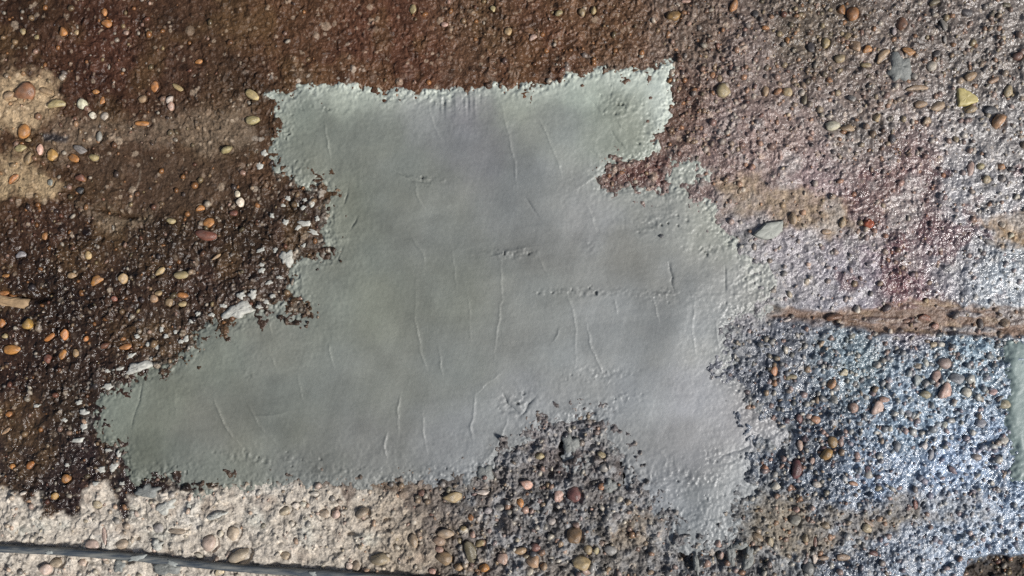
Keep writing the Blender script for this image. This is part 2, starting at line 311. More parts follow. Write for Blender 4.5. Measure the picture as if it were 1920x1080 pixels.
# ---------------------------------------------------------------- relief of the old concrete (millimetres)
LOW = 2.6 * fbm(X, Y, 260, 51, 2) + 1.3 * fbm(X, Y, 70, 52, 2)
GR = np.zeros(X.shape, f32)                  # grains standing out of the paste
GID = np.zeros(X.shape, f32)
fy0, fx0 = ny0, nx0
def stamp(count, r0, r1, hfac, seed):
    r_ = np.random.default_rng(seed)
    cx = r_.uniform(-MARG, 1920 + MARG, count); cy = r_.uniform(-MARG, 1080 + MARG, count)
    rr = r0 + (r1 - r0) * r_.random(count) ** 2.2
    el = r_.uniform(.6, 1.0, count); an = r_.uniform(0, math.pi, count)
    hh = rr * S * 1000 * hfac * r_.uniform(.5, 1.25, count)
    gid = r_.uniform(-1, 1, count)
    k = int(math.ceil(r1 / STEP)) + 1
    oy, ox = np.mgrid[-k:k + 1, -k:k + 1]
    bi = np.round((cx + MARG) / STEP).astype(int); bj = np.round((cy + MARG) / STEP).astype(int)
    I = bi[:, None] + ox.ravel()[None]; J = bj[:, None] + oy.ravel()[None]
    ok = (I >= 0) & (I < nxf) & (J >= 0) & (J < nyf)
    dx = I * STEP - MARG - cx[:, None]; dy = J * STEP - MARG - cy[:, None]
    ca, sa = np.cos(an)[:, None], np.sin(an)[:, None]
    u = (dx * ca + dy * sa) / rr[:, None]; v = (-dx * sa + dy * ca) / (rr * el)[:, None]
    q = 1 - u * u - v * v
    ok &= q > 0
    h = (np.sqrt(np.clip(q, 0, 1)) * hh[:, None]).astype(f32)
    idx = (np.clip(J, 0, nyf - 1) + fy0) * NX + np.clip(I, 0, nxf - 1) + fx0
    idx = idx[ok]; h = h[ok]; g = np.broadcast_to(gid[:, None], u.shape)[ok]
    flat = GR.ravel(); gf = GID.ravel()
    np.maximum.at(flat, idx, h)
    top = h >= flat[idx] - 1e-6
    gf[idx[top]] = g[top]
stamp(42000, 1.9, 4.2, .9, 1)
stamp(5200, 3.5, 9.0, .7, 2)
GRfac = np.clip(RGH, 0.1, 1.3) * (0.62 + 0.55 * sstep(-.5, .4, fbm(X, Y, 34, 61, 3)))
GRfac *= .35 + .85 * sstep(-.45, .35, fbm(X, Y, 16, 62, 2) + .5 * fbm(X, Y, 90, 63, 2))
def flakes(sx, seed, soft=.06):
    n = fbm(X + 6 * vx, Y + 6 * vy, sx, seed, 2)
    return sstep(-soft, soft, n - .05) + sstep(-soft, soft, n - .32) - .6 * sstep(-soft, soft, -.38 - n)
TERR = (flakes(26, 64) * .9 + flakes(12, 65, .12) * .5) * damp
def billow(sx, seed, warp=5):
    return 1 - 2.2 * np.abs(noise(X + warp * vx, Y + warp * vy, sx, seed, sx * .8))
PASTE = (.9 * billow(13, 161) + .75 * billow(7, 162, 3) + .35 * billow(4.2, 163, 2)) * damp
smooth_film = sstep(-.22 * sstep(1250, 1500, X), .5, fbm(X, Y, 55, 164, 3) + .25 * fbm(X, Y, 15, 165, 2))
GRfac *= 1 - .75 * smooth_film
Z = LOW + TERR * (.45 + .65 * RGH) + PASTE * (.2 + .75 * RGH) * (1 - .65 * smooth_film) + GR * GRfac + RGH * damp * (1.0 * n20 + .5 * n7 + .4 * noise(X, Y, 3.6, 14))
MID = sstep(1150, 1350, X + .35 * Y) * damp * np.clip(RGH, 0, 1.2)
Z += MID * (1.2 * fbm(X, Y, 26, 67, 3) + .8 * np.abs(fbm(X, Y, 15, 68, 2)))
Z += dry * damp * (.9 * TERR + 1.2 * fbm(X, Y, 34, 69, 3))
# broken, clumpy ground below the patch and beside it
clump = region([(885,890),(960,840),(1040,790),(1110,782),(1150,850),(1180,900),(1230,950),(1265,1010),(1420,1000),(1560,1040),(1560,1200),(880,1200),(860,1000)], 25, 20, 8)
clump = clump * (1 - sstep(-22, -2, SD))
Z += clump * (4.6 * fbm(X, Y, 30, 71, 3) + 1.2 * n7) * damp
gullies = region([(1420,640),(1540,640),(1560,960),(1430,960),(1400,830),(1370,720)], 30, 20, 8)
gullies = gullies * (1 - sstep(-20, -2, SD))
Z += gullies * 1.6 * fbm(X, Y, 22, 72, 3)
Z -= 3.5 * ledge
Z += 1.6 * np.exp(-((Y - 626 - 3 * wy) / 5.0) ** 2) * sstep(1440, 1560, X) * damp
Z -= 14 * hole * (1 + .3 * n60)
Z -= 5.5 * sstep(0, 2.5, Y - (388 + (X - 180) * .2) - 3 * vy) * (1 - sstep(3, 14, Y - (388 + (X - 180) * .2))) * sstep(160, 185, X) * (1 - sstep(255, 290, X))
PITS = [(1055,845,9,20,11),(1040,952,8,10,9),(1175,892,6,18,8),(1259,1007,4,12,7),(1282,1035,12,14,12),(1296,1052,14,12,10),(1352,1048,11,12,9),(1385,1042,8,12,9),(1030,888,8,8,7),(1112,905,14,7,6),
        (300,1022,5,5,7),(255,1009,5,4,5),(725,975,8,4,4),(690,985,10,5,4),(660,1000,12,4,4),(1540,655,7,6,5),(30,560,30,8,5),(80,555,24,14,6),(1165,868,10,5,6),(935,985,12,10,6),(1480,812,14,10,5),(1460,845,10,14,5)]
for x, y, rx, ry, dep in PITS:
    w = window(x - 4 * rx, x + 4 * rx, y - 4 * ry, y + 4 * ry)
    q = ((X[w] + 3 * vx[w] - x) / rx) ** 2 + ((Y[w] + 3 * vy[w] - y) / ry) ** 2
    Z[w] -= dep * np.exp(-q * q)
# sockets round the pebbles
SOCK = []
for x, y, w_, h_, a, c in PEBS:
    r = max(w_, h_) * .5
    w = window(x - r * 2 - 4, x + r * 2 + 4, y - r * 2 - 4, y + r * 2 + 4)
    ca, sa = math.cos(math.radians(a)), math.sin(math.radians(a))
    dx, dy = X[w] - x, -(Y[w] - y)
    q = np.sqrt(((dx * ca + dy * sa) / (w_ * .5)) ** 2 + ((-dx * sa + dy * ca) / (h_ * .5)) ** 2)
    base = float(LOW[w].mean()) if Z[w].size else 0.0
    zc = float(np.percentile(Z[w], 58)) if Z[w].size else 0.0
    m = 1 - sstep(.75, 1.15, q)
    ring = np.exp(-((q - 1.12) / .16) ** 2)
    Z[w] = Z[w] * (1 - m) + (zc - 1.5) * m - (2.0 if x < 1300 else 1.2) * ring
    SOCK.append(zc)

GIDM = GID * (GR > .25)
bright = sstep(.72, .95, GIDM) * damp
for k, c in enumerate(lin((188,172,150))):
    COL[k] *= (1 + .5 * GIDM + .25 * n7)
    COL[k] = COL[k] * (1 - .35 * bright) + .35 * bright * c
splash = np.exp(-np.clip(-SD, 0, 300) / 38.0) * (SD < 6) * sstep(760, 640, X) * sstep(.15, .75, GIDM + .4 * n7) * sstep(-.2, .35, fbm(X, Y, 24, 66, 2))
for k, c in enumerate(lin((190,184,172))): COL[k] = COL[k] * (1 - .75 * splash) + .75 * splash * c
WET = WET * (1 - .6 * splash)
COL = np.clip(COL, .006, .8)

# beyond the finely meshed part the material carries the relief and the speckle
beyond = sstep(-6, 40, far).astype(f32)
low_far = 2.6 * fbm(X, Y, 260, 51, 2) * (1 - sstep(300, 3000, far))
Z = Z * (1 - beyond) + (low_far + 1.5) * beyond
for k in range(3): COL[k] = COL[k] * (1 - beyond) + BASE[k] * beyond
WET = WET * (1 - beyond) + BASEW * beyond
n20 = n20 * (1 - beyond)
# ---------------------------------------------------------------- materials
def material(name):
    m = bpy.data.materials.new(name); m.use_nodes = True
    nt = m.node_tree
    return m, nt, nt.nodes['Principled BSDF']

def add_bump(nt, bsdf, layers):
    prev = None
    tc = nt.nodes.new('ShaderNodeTexCoord')
    for scale, dist, strength, detail in layers:
        n = nt.nodes.new('ShaderNodeTexNoise'); n.inputs['Scale'].default_value = scale; n.inputs['Detail'].default_value = detail
        nt.links.new(tc.outputs['Object'], n.inputs['Vector'])
        b = nt.nodes.new('ShaderNodeBump'); b.inputs['Distance'].default_value = dist; b.inputs['Strength'].default_value = strength
        nt.links.new(n.outputs['Fac'], b.inputs['Height'])
        if prev: nt.links.new(prev.outputs[0], b.inputs['Normal'])
        prev = b
    nt.links.new(prev.outputs[0], bsdf.inputs['Normal'])
    return tc

def tint(nt, src, dst, tc, scale, lo, hi, detail=4):
    n = nt.nodes.new('ShaderNodeTexNoise'); n.inputs['Scale'].default_value = scale; n.inputs['Detail'].default_value = detail
    nt.links.new(tc.outputs['Object'], n.inputs['Vector'])
    mr = nt.nodes.new('ShaderNodeMapRange'); mr.inputs['From Min'].default_value = .3; mr.inputs['From Max'].default_value = .7
    mr.inputs['To Min'].default_value = lo; mr.inputs['To Max'].default_value = hi
    nt.links.new(n.outputs['Fac'], mr.inputs['Value'])
    vm = nt.nodes.new('ShaderNodeVectorMath'); vm.operation = 'SCALE'
    nt.links.new(src, vm.inputs[0]); nt.links.new(mr.outputs['Result'], vm.inputs['Scale'])
    nt.links.new(vm.outputs[0], dst)

def attr(nt, name):
    a = nt.nodes.new('ShaderNodeAttribute'); a.attribute_name = name
    return a

M_GROUND, nt, b = material('old_concrete')
tc = add_bump(nt, b, [(480, .0012, .75, 2), (1300, .0004, .5, 1)])
last = b.inputs['Normal'].links[0].from_node
for sc_, dist in ((55, .006), (190, .004)):
    n = nt.nodes.new('ShaderNodeTexNoise'); n.inputs['Scale'].default_value = sc_; n.inputs['Detail'].default_value = 4
    nt.links.new(tc.outputs['Object'], n.inputs['Vector'])
    bp = nt.nodes.new('ShaderNodeBump'); bp.inputs['Distance'].default_value = dist
    nt.links.new(attr(nt, 'coarse_relief').outputs['Fac'], bp.inputs['Strength']); nt.links.new(n.outputs['Fac'], bp.inputs['Height'])
    nt.links.new(last.outputs[0], bp.inputs['Normal']); last = bp
nt.links.new(last.outputs[0], b.inputs['Normal'])
tint(nt, attr(nt, 'surface_colour').outputs['Color'], b.inputs['Base Color'], tc, 500, .72, 1.3)
nt.links.new(attr(nt, 'surface_roughness').outputs['Fac'], b.inputs['Roughness'])
nt.links.new(attr(nt, 'surface_gloss').outputs['Fac'], b.inputs['Specular IOR Level'])

M_MORTAR, nt, b = material('cement_mortar')
tc = add_bump(nt, b, [(230, .0012, .3, 5), (1100, .0004, .4, 3)])
tint(nt, attr(nt, 'surface_colour').outputs['Color'], b.inputs['Base Color'], tc, 320, .93, 1.06)
nt.links.new(attr(nt, 'surface_roughness').outputs['Fac'], b.inputs['Roughness'])
b.inputs['Specular IOR Level'].default_value = .4

M_PEB, nt, b = material('pebble_stone')
tc = add_bump(nt, b, [(60, .002, .25, 4)])
oi = nt.nodes.new('ShaderNodeObjectInfo')
geo = nt.nodes.new('ShaderNodeNewGeometry')
dn = nt.nodes.new('ShaderNodeTexNoise'); dn.inputs['Scale'].default_value = 1.3; dn.inputs['Detail'].default_value = 6
va = nt.nodes.new('ShaderNodeVectorMath'); va.operation = 'ADD'
nt.links.new(tc.outputs['Object'], va.inputs[0]); nt.links.new(oi.outputs['Location'], va.inputs[1])
sv = nt.nodes.new('ShaderNodeVectorMath'); sv.operation = 'MULTIPLY_ADD'; sv.inputs[1].default_value = (90, 90, 0)
nt.links.new(oi.outputs['Location'], sv.inputs[0]); nt.links.new(tc.outputs['Object'], sv.inputs[2]); nt.links.new(sv.outputs[0], dn.inputs['Vector'])
dr = nt.nodes.new('ShaderNodeMapRange'); dr.inputs['From Min'].default_value = .45; dr.inputs['From Max'].default_value = .68; dr.inputs['To Max'].default_value = .4
nt.links.new(dn.outputs['Fac'], dr.inputs['Value'])
mx = nt.nodes.new('ShaderNodeMix'); mx.data_type = 'RGBA'
nt.links.new(dr.outputs['Result'], mx.inputs['Factor']); nt.links.new(oi.outputs['Color'], mx.inputs[6]); mx.inputs[7].default_value = (.2, .18, .155, 1)
tint(nt, mx.outputs[2], b.inputs['Base Color'], tc, 1.7, .6, 1.3, 6)
b.inputs['Roughness'].default_value = .3

M_GRAVEL, nt, b = material('gravel_stone')
tc = add_bump(nt, b, [(400, .0008, .3, 3)])
tint(nt, attr(nt, 'surface_colour').outputs['Color'], b.inputs['Base Color'], tc, 260, .7, 1.25)
b.inputs['Roughness'].default_value = .32

# ---------------------------------------------------------------- mesh builders
def set_attr(me, name, kind, data):
    a = me.attributes.new(name, kind, 'POINT')
    a.data.foreach_set('color' if kind == 'FLOAT_COLOR' else 'value', np.ascontiguousarray(data, dtype=f32).ravel())

def grid_mesh(name, mask, zmm, col, rough, mat, gloss=None):
    """mesh over the grid cells whose four corners are in mask"""
    cell = mask[:-1, :-1] & mask[1:, :-1] & mask[:-1, 1:] & mask[1:, 1:]
    used = np.zeros(mask.shape, bool)
    used[:-1, :-1] |= cell; used[1:, :-1] |= cell; used[:-1, 1:] |= cell; used[1:, 1:] |= cell
    ids = np.full(mask.shape, -1, np.int32)
    nv = int(used.sum()); ids[used] = np.arange(nv, dtype=np.int32)
    co = np.empty((nv, 3), f32)
    co[:, 0] = (X[used] - 960) * S; co[:, 1] = (540 - Y[used]) * S; co[:, 2] = zmm[used] * .001
    quads = np.stack([ids[1:, :-1][cell], ids[1:, 1:][cell], ids[:-1, 1:][cell], ids[:-1, :-1][cell]], 1).astype(np.int32)
    me = bpy.data.meshes.new(name)
    nf = len(quads)
    me.vertices.add(nv); me.vertices.foreach_set('co', co.ravel())
    me.loops.add(nf * 4); me.loops.foreach_set('vertex_index', quads.ravel())
    me.polygons.add(nf)
    me.polygons.foreach_set('loop_start', np.arange(0, nf * 4, 4, dtype=np.int32))
    me.polygons.foreach_set('use_smooth', np.ones(nf, bool))
    me.update(calc_edges=True)
    rgba = np.ones((nv, 4), f32)
    for k in range(3): rgba[:, k] = col[k][used]
    set_attr(me, 'surface_colour', 'FLOAT_COLOR', rgba)
    set_attr(me, 'surface_roughness', 'FLOAT', rough[used])
    if gloss is not None:
        set_attr(me, 'surface_gloss', 'FLOAT', gloss[used])
        set_attr(me, 'coarse_relief', 'FLOAT', beyond[used])
    me.materials.append(mat)
    return me

def link(name, me, parent=None, **props):
    o = bpy.data.objects.new(name, me); C.objects.link(o)
    if parent is not None: o.parent = parent
    for k, v in props.items(): o[k] = v
    return o

sheen = sstep(1400, 2000, X + .3 * Y) * sstep(.3, .9, WET)      # wet gloss raised to the right, imitating one-sided sky reflection
ROUGH = np.clip(.80 - .66 * WET + .10 * n20 + .03 * sheen, .14, .95)
GLOSS = np.clip(.22 + .25 * sstep(.6, .9, WET) + .38 * sheen, 0, 1)
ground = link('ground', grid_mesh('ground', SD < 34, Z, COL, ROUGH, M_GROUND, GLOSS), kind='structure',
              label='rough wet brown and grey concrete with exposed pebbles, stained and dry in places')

def zat(x, y, arr=None):
    j = min(max(np.searchsorted(ay, y), 0), NY - 1); i = min(max(np.searchsorted(ax, x), 0), NX - 1)
    return float((Z if arr is None else arr)[j, i])

# ---------------------------------------------------------------- mortar patches
RIDGES = [  # height mm, width px, points
 (1.0,2.2,[(612,235),(616,265),(620,298)]),(.9,3,[(943,205),(955,260),(966,310),(969,350)]),(-.9,3,[(985,372),(997,388),(1011,408)]),(.5,3,[(800,175),(815,240),(830,265)]),
 (.6,3,[(985,195),(1020,240),(1045,300),(1055,335)]),(.7,2.5,[(780,335),(785,370),(798,392)]),(.5,4,[(770,440),(785,460),(796,475),(797,500)]),(.35,4,[(782,520),(781,570),(780,600)]),
 (.6,3,[(780,600),(786,630),(792,652)]),(1.0,2.4,[(788,650),(793,668),(801,690)]),(.6,3,[(825,650),(827,680),(831,705)]),(.5,3,[(940,480),(942,560),(931,630),(927,680)]),
 (.6,3.2,[(1062,548),(1074,580),(1080,625),(1079,680)]),(1.0,2.4,[(1100,608),(1107,645),(1118,672),(1130,697)]),(.8,2.6,[(1222,555),(1229,578),(1234,604)]),(.7,3,[(1301,565),(1297,615),(1304,665)]),
 (.9,2.4,[(1188,350),(1208,378),(1227,402)]),(-1.6,2.6,[(1254,492),(1259,520),(1262,548)]),(-1.6,2.4,[(1358,496),(1361,525),(1361,548)]),(.8,3,[(754,740),(747,765),(749,809)]),
 (.8,3,[(728,808),(722,835),(727,862)]),(.8,3,[(795,768),(794,805),(801,848)]),(.8,3,[(893,738),(890,765),(884,800),(889,830)]),(.8,2.4,[(619,645),(622,662),(628,688)]),
 (.7,2.6,[(500,590),(508,606),(515,632)]),(.7,2.6,[(512,668),(521,689)]),(1.0,2.6,[(407,748),(416,775),(430,805),(458,838)]),(.6,3,[(470,755),(488,795),(522,832)]),(-1.2,2.4,[(270,712),(266,750),(256,775),(249,800)]),
 (-1.0,2.2,[(655,352),(650,370),(645,386)]),(-1.0,2.2,[(675,404),(668,418),(658,431)]),(-.7,2.6,[(645,462),(638,478),(632,492)]),(.8,3,[(735,320),(760,334),(778,330)]),(-.9,3,[(738,318),(772,338),(818,344)]),
 (.7,4,[(915,482),(950,472),(1002,461)]),(.6,3,[(1093,372),(1108,405),(1121,440)]),(-1.3,2.4,[(1143,246),(1152,258),(1168,275)]),(-2.6,4,[(944,738),(955,758),(972,772)]),(-1.6,4,[(1004,742),(992,760),(976,782)]),
 (-1.2,2.4,[(1412,832),(1388,842),(1360,852),(1340,862)]),(1.2,6,[(952,790),(938,820),(922,852),(905,876)]),(.6,8,[(940,700),(910,722),(893,740)]),(.5,6,[(1180,310),(1120,330),(1060,370)]),
 (.5,3,[(1104,280),(1125,300),(1118,330)]),(-.8,3,[(1148,170),(1140,200),(1128,215)]),(-.7,5,[(1090,170),(1110,190),(1125,215)]),(.7,8,[(1200,260),(1170,245),(1150,225)]),(-1.0,3,[(1098,275),(1130,298)]),
 (.5,4,[(540,195),(560,240),(600,250)]),(.5,3,[(1150,560),(1158,590)]),(.6,3,[(1035,640),(1050,615)]),(.7,5,[(480,778),(515,776),(540,770)]),(.45,5,[(600,440),(640,436),(680,438)]),(.45,5,[(610,452),(650,446),(672,444)]),
 (.45,3,[(880,560),(884,640)]),(.4,3,[(850,470),(856,540)]),(.5,3,[(1340,600),(1346,650)]),(.5,4,[(1235,840),(1250,862),(1242,880)]),(.4,3,[(560,700),(574,760)]),(.4,3,[(330,720),(336,780)]),(.5,3,[(1010,480),(1030,520)]),
]
SCUFF = [(1112,462,26,14),(1170,748,34,16),(1130,765,40,14),(1250,552,60,14),(965,755,36,26),(1360,858,46,20),(850,885,70,20),(1100,548,90,9),(800,340,40,9),(960,475,60,10),(1290,900,90,34),(1330,965,70,45),
         (1210,905,40,25),(1330,470,40,12),(840,195,40,18),(560,190,36,24),(630,205,36,12),(540,250,24,40),(560,310,30,24),(1160,200,50,34),(1215,250,30,34),(520,860,120,14),(600,880,80,16),(330,880,60,16),(470,700,14,10),(1385,560,40,26),(450,850,60,14),(1395,520,30,30),(1240,420,60,30),(1120,700,60,16)]
thick = np.where(SD > 0, .5 + 1.4 * sstep(0, 18, SD) + 3.0 * sstep(8, 110, SD), .5 + .22 * SD)
edgef = np.exp(-np.abs(SD) / 14.0)
thick += edgef * (1.9 * n7 + 1.2 * n20 + .9 * noise(X, Y, 3.4, 16))
MZ = 2.2 * fbm(X, Y, 260, 51, 2) + .5 * fbm(X, Y, 70, 52, 2) + 1.3 + thick
tr = fbm(X + .35 * Y, Y, 26, 81, 3, 130)     # up-and-down strokes of the trowel
tr2 = fbm(X, Y + .12 * X, 170, 82, 3, 22)
MZ += .17 * tr + .20 * tr2 + .08 * fbm(X + .3 * Y, Y, 16, 93, 3, 150) + .28 * fbm(X, Y, 60, 98, 3) + .5 * fbm(X, Y, 110, 86, 2)
scuff = np.clip(blobs(SCUFF), 0, 1) * sstep(-.35, .35, n20 + .3)
MZ += scuff * (.8 * n7 + .7 * fbm(X, Y, 10, 83, 2, 5) + .35 * noise(X, Y, 4.5, 87)) 
pock = sstep(.55, .8, fbm(X, Y, 9, 84, 2)) * np.clip(blobs(SCUFF) + .4 * edgef, 0, 1)
MZ -= 2.4 * pock
comb = np.exp(-((Y - 192) / 20.0) ** 2) * sstep(815, 825, X) * (1 - sstep(905, 915, X))
MZ += comb * 1.1 * noise(X, Y * 0, 4.5, 85)
for hgt, wd, pts in RIDGES:
    xs = [p[0] for p in pts]; ys = [p[1] for p in pts]
    w = window(min(xs) - 26, max(xs) + 26, min(ys) - 26, max(ys) + 26)
    gx = X[w] + 2.2 * vx[w]; gy = Y[w] + 2.2 * vy[w]
    best = np.full(gx.shape, 1e9); side = np.zeros(gx.shape); tt = np.zeros(gx.shape)
    n = len(pts) - 1
    for k in range(n):
        (x0, y0), (x1, y1) = pts[k], pts[k + 1]
        ex, ey = x1 - x0, y1 - y0
        u = np.clip(((gx - x0) * ex + (gy - y0) * ey) / (ex * ex + ey * ey), 0, 1)
        ddx, ddy = gx - x0 - u * ex, gy - y0 - u * ey
        d = np.hypot(ddx, ddy)
        up = d < best
        best = np.where(up, d, best); side = np.where(up, np.sign(ddx * ey - ddy * ex), side); tt = np.where(up, (k + u) / n, tt)
    prof = np.clip(np.sin(math.pi * np.clip(tt, .02, .98)), 0, 1) ** .5 * (.65 + .5 * n20[w])
    MZ[w] += 1.05 * hgt * np.exp(-(best / (wd * .8)) ** 2) * prof - .6 * hgt * side * np.exp(-best / 9.0) * prof
MCT = """
560 200 128 134 124|640 165 172 178 164|620 250 116 120 112|700 260 118 121 113|800 200 136 138 136|880 195 126 125 128|960 180 150 156 146|1100 160 166 174 162|1200 150 176 184 174|1240 190 172 180 174
1150 200 128 134 124|1180 250 138 144 134|1040 240 130 134 130|900 280 126 127 128|760 330 122 126 120|640 400 120 124 114|820 420 124 127 122|1000 350 128 131 130|1000 430 126 128 126|1170 495 122 122 117|1100 400 138 140 140
1250 400 146 148 144|1330 430 152 154 146|1300 520 138 140 138|1400 540 158 158 154|1150 560 138 140 138|1000 560 126 129 126|850 560 121 124 116|700 560 124 128 118|600 540 122 126 118|500 650 122 124 116|400 660 124 128 118
300 740 118 122 112|220 770 126 132 122|260 840 112 117 108|400 800 120 121 113|550 780 118 121 114|700 700 120 123 117|850 680 124 127 122|1000 660 130 133 131|1200 650 142 144 142|1340 650 150 152 150|700 840 122 124 122
850 850 130 132 132|600 860 118 121 118|400 890 124 128 120|1000 750 134 136 136|1200 760 148 151 152|1300 740 152 154 158|1300 830 150 151 153|1400 800 152 151 152|1250 900 142 145 148|1330 950 136 140 142|1300 1000 132 136 138|1380 900 144 147 148
"""
ws = np.full(X.shape, 1e-12); ma = np.zeros((3,) + X.shape)
w = window(60, 2240, 40, 1090)
for tok in MCT.replace('\n', '|').split('|'):
    if not tok.strip(): continue
    v = [float(q) for q in tok.split()]
    q = 1.0 / ((X[w] + 20 * wx[w] - v[0]) ** 2 + (Y[w] + 20 * wy[w] - v[1]) ** 2 + 38.0 ** 2) ** 2
    ws[w] += q
    for k, c in enumerate(lin(v[2:5])): ma[k][w] += q * c
MC = (ma / ws).astype(f32); del ma, ws
strokes = fbm(X + .3 * Y, Y, 16, 93, 3, 150) * sstep(-.2, .4, fbm(X, Y, 150, 94, 2)) + fbm(X, Y + .25 * X, 130, 95, 3, 14) * sstep(-.1, .4, fbm(X, Y, 140, 96, 2))
mott = .94 * (1 + .20 * fbm(X, Y, 95, 91, 5) + .12 * fbm(X, Y, 38, 99, 4) + .04 * tr2 + .03 * tr + .07 * strokes + .04 * n7)
tone = fbm(X, Y, 120, 92, 3)
MC[0] *= mott * (1 + .03 * tone); MC[1] *= mott; MC[2] *= .98 * mott * (1 - .05 * tone)
for k in range(3): MC[k] *= (1 - .18 * scuff * sstep(-.2, .5, n7) - .25 * pock)
pale = np.clip(np.exp(-np.abs(SD) / 26.0) * sstep(300, 150, Y) * (.5 + .5 * n20) + .25 * edgef * sstep(640, 480, Y), 0, .8)
for k, c in enumerate(lin((192,198,186))): MC[k] = MC[k] * (1 - pale) + c * pale
MR = np.clip(.48 + .16 * n60 - .10 * sstep(1000, 1400, X), .35, .9)
patch = link('mortar_patch', grid_mesh('mortar_patch', SD > -12, MZ, MC, MR, M_MORTAR),
             label='large irregular patch of smooth grey mortar trowelled over the pebbly concrete', category='mortar patch')
t2 = np.clip(SD2 / 16.0, -1, 1)
MZ2 = LOW + 1.0 + np.where(t2 > 0, .8 + 3.0 * (1 - (1 - t2) ** 2), .8 + 6 * t2) + np.exp(-np.abs(SD2) / 10) * 1.2 * n7 + .3 * n20
MC2 = [np.full(X.shape, c, f32) * (1 + .12 * n60 + .06 * n20) for c in lin((132,146,142))]
link('mortar_patch', grid_mesh('mortar_strip', SD2 > -12, MZ2, MC2, MR, M_MORTAR),
     label='greenish grey mortar with a straight ragged edge beside the glossy blue-grey concrete', category='mortar patch')

# ---------------------------------------------------------------- pebbles
def ico(sub):
    import bmesh
    bm = bmesh.new(); bmesh.ops.create_icosphere(bm, subdivisions=sub, radius=1.0)
    v = np.array([p.co[:] for p in bm.verts]); bm.verts.index_update()
    f = np.array([[q.index for q in fc.verts] for fc in bm.faces], np.int32)
    bm.free()
    return v, f

def lump(v, r_, amp, flat=0):
    """an uneven stone: low waves plus a few cut faces"""
    out = v.copy()
    k = np.ones(len(v))
    for _ in range(5):
        d = r_.normal(size=3); d /= np.linalg.norm(d)
        k += amp * r_.uniform(-1, 1) * np.sin(r_.uniform(1, 2.6) * (v @ d) + r_.uniform(0, 6))
    out *= k[:, None]
    for _ in range(flat):
        d = r_.normal(size=3); d[2] *= .5; d /= np.linalg.norm(d)
        lim = r_.uniform(.45, .85)
        over = np.clip(out @ d - lim, 0, None)
        out -= .92 * over[:, None] * d[None]
    return out

def tri_mesh(name, v, f, mat, col=None):
    me = bpy.data.meshes.new(name)
    me.from_pydata([tuple(p) for p in v], [], [tuple(q) for q in f])
    me.polygons.foreach_set('use_smooth', np.ones(len(f), bool))
    if col is not None: set_attr(me, 'surface_colour', 'FLOAT_COLOR', col)
    me.materials.append(mat)
    return me

IV, IF = ico(2)
SV, SF = ico(1)
r_ = np.random.default_rng(5)
PROT = [tri_mesh('pebble', lump(IV, r_, .15, 4 + k % 6), IF, M_PEB) for k in range(14)]
def in_mortar(x, y): return zat(x, y, SD) > 0 or zat(x, y, SD2) > 2
order = sorted(range(len(PEBS)), key=lambda k: -PEBS[k][2] * PEBS[k][3])
for n, k in enumerate(order[:300]):
    x, y, w_, h_, a, c = PEBS[k]
    o = link('pebble', PROT[(n * 5 + 3) % 14], ground)
    g = lin(PCOL[c]) * r_.uniform(.95, 1.45) * r_.uniform(.94, 1.06, 3)
    dryf = zat(x, y, WET)
    loc = np.array([zat(x, y, COL[q]) for q in range(3)])
    mix = .5 if (y > 905 and dryf < .5) else (.30 if x > 1000 else .08)
    g = g * (1 - mix) + mix * 1.15 * loc
    o.color = (g[0], g[1], g[2], 1)
    hz = min(w_, h_) * .5 * r_.uniform(.6, .85)
    z = SOCK[k] + hz * S * 1000 * r_.uniform(-.08, .25)
    o.location = ((x - 960) * S, (540 - y) * S, z * .001)
    o.scale = (w_ * .5 * S * 1.2, h_ * .5 * S * 1.2, hz * S * 1.15)
    o.rotation_euler = (r_.uniform(-.12, .12), r_.uniform(-.12, .12), math.radians(a))

o = link('pebble', PROT[4], patch, label='single small dark and white pebble sunk in the mortar')
o.color = (.16, .16, .16, 1); o.location = ((1238 - 960) * S, (540 - 443) * S, (zat(1238, 443, MZ) + .6) * .001); o.scale = (5.2 * S, 5.4 * S, 4.5 * S)
# the smaller stones that cannot be picked apart singly: one joined part
rest = [PEBS[k] for k in order[300:]]
r_ = np.random.default_rng(9)
keys = list('ooywwkttgdbrl')
dens = lambda x, y: .3 + .7 * (x > 1250) * (1 if y < 300 or y > 620 else .25) + .25 * (y > 900) - .24 * (y < 300 and 330 < x < 1000)
while len(rest) < 5000:
    x, y = r_.uniform(-MARG, 1920 + MARG), r_.uniform(-MARG, 1080 + MARG)
    if in_mortar(x, y) or r_.random() > dens(x, y) or zat(x, y, RGH) < .22: continue
    s = 5.0 + 11 * r_.random() ** 2.2
    rest.append((x, y, s, s * r_.uniform(.55, 1), r_.uniform(0, 180), keys[r_.integers(len(keys))]))
n_round = len(rest)
while len(rest) < n_round + 420:                   # angular crumbs of cement and broken stone
    x, y = (r_.uniform(860, 1440), r_.uniform(800, 1110)) if r_.random() < .55 else (r_.uniform(1420, 1890), r_.uniform(630, 930))
    if in_mortar(x, y) or (x < 1420 and zat(x, y, clump) < .5): continue
    s = 8 + 13 * r_.random() ** 2
    rest.append((x, y, s, s * r_.uniform(.5, .95), r_.uniform(0, 180), 'gwgwktgd'[r_.integers(8)]))
while len(rest) < n_round + 420 + 2600:            # the same gravel goes on beyond the frame
    x, y = r_.uniform(-900, 2820), r_.uniform(-800, 1880)
    if -MARG < x < 1920 + MARG and -MARG < y < 1080 + MARG or in_mortar(x, y): continue
    s = 7 + 20 * r_.random() ** 2.5
    rest.append((x, y, s, s * r_.uniform(.55, 1), r_.uniform(0, 180), keys[r_.integers(len(keys))]))
VV, FF, CC = [], [], []
sharp = [lump(SV, r_, .2, 6) for k in range(10)]
forms = [lump(SV, r_, .12, k % 3) for k in range(12)]
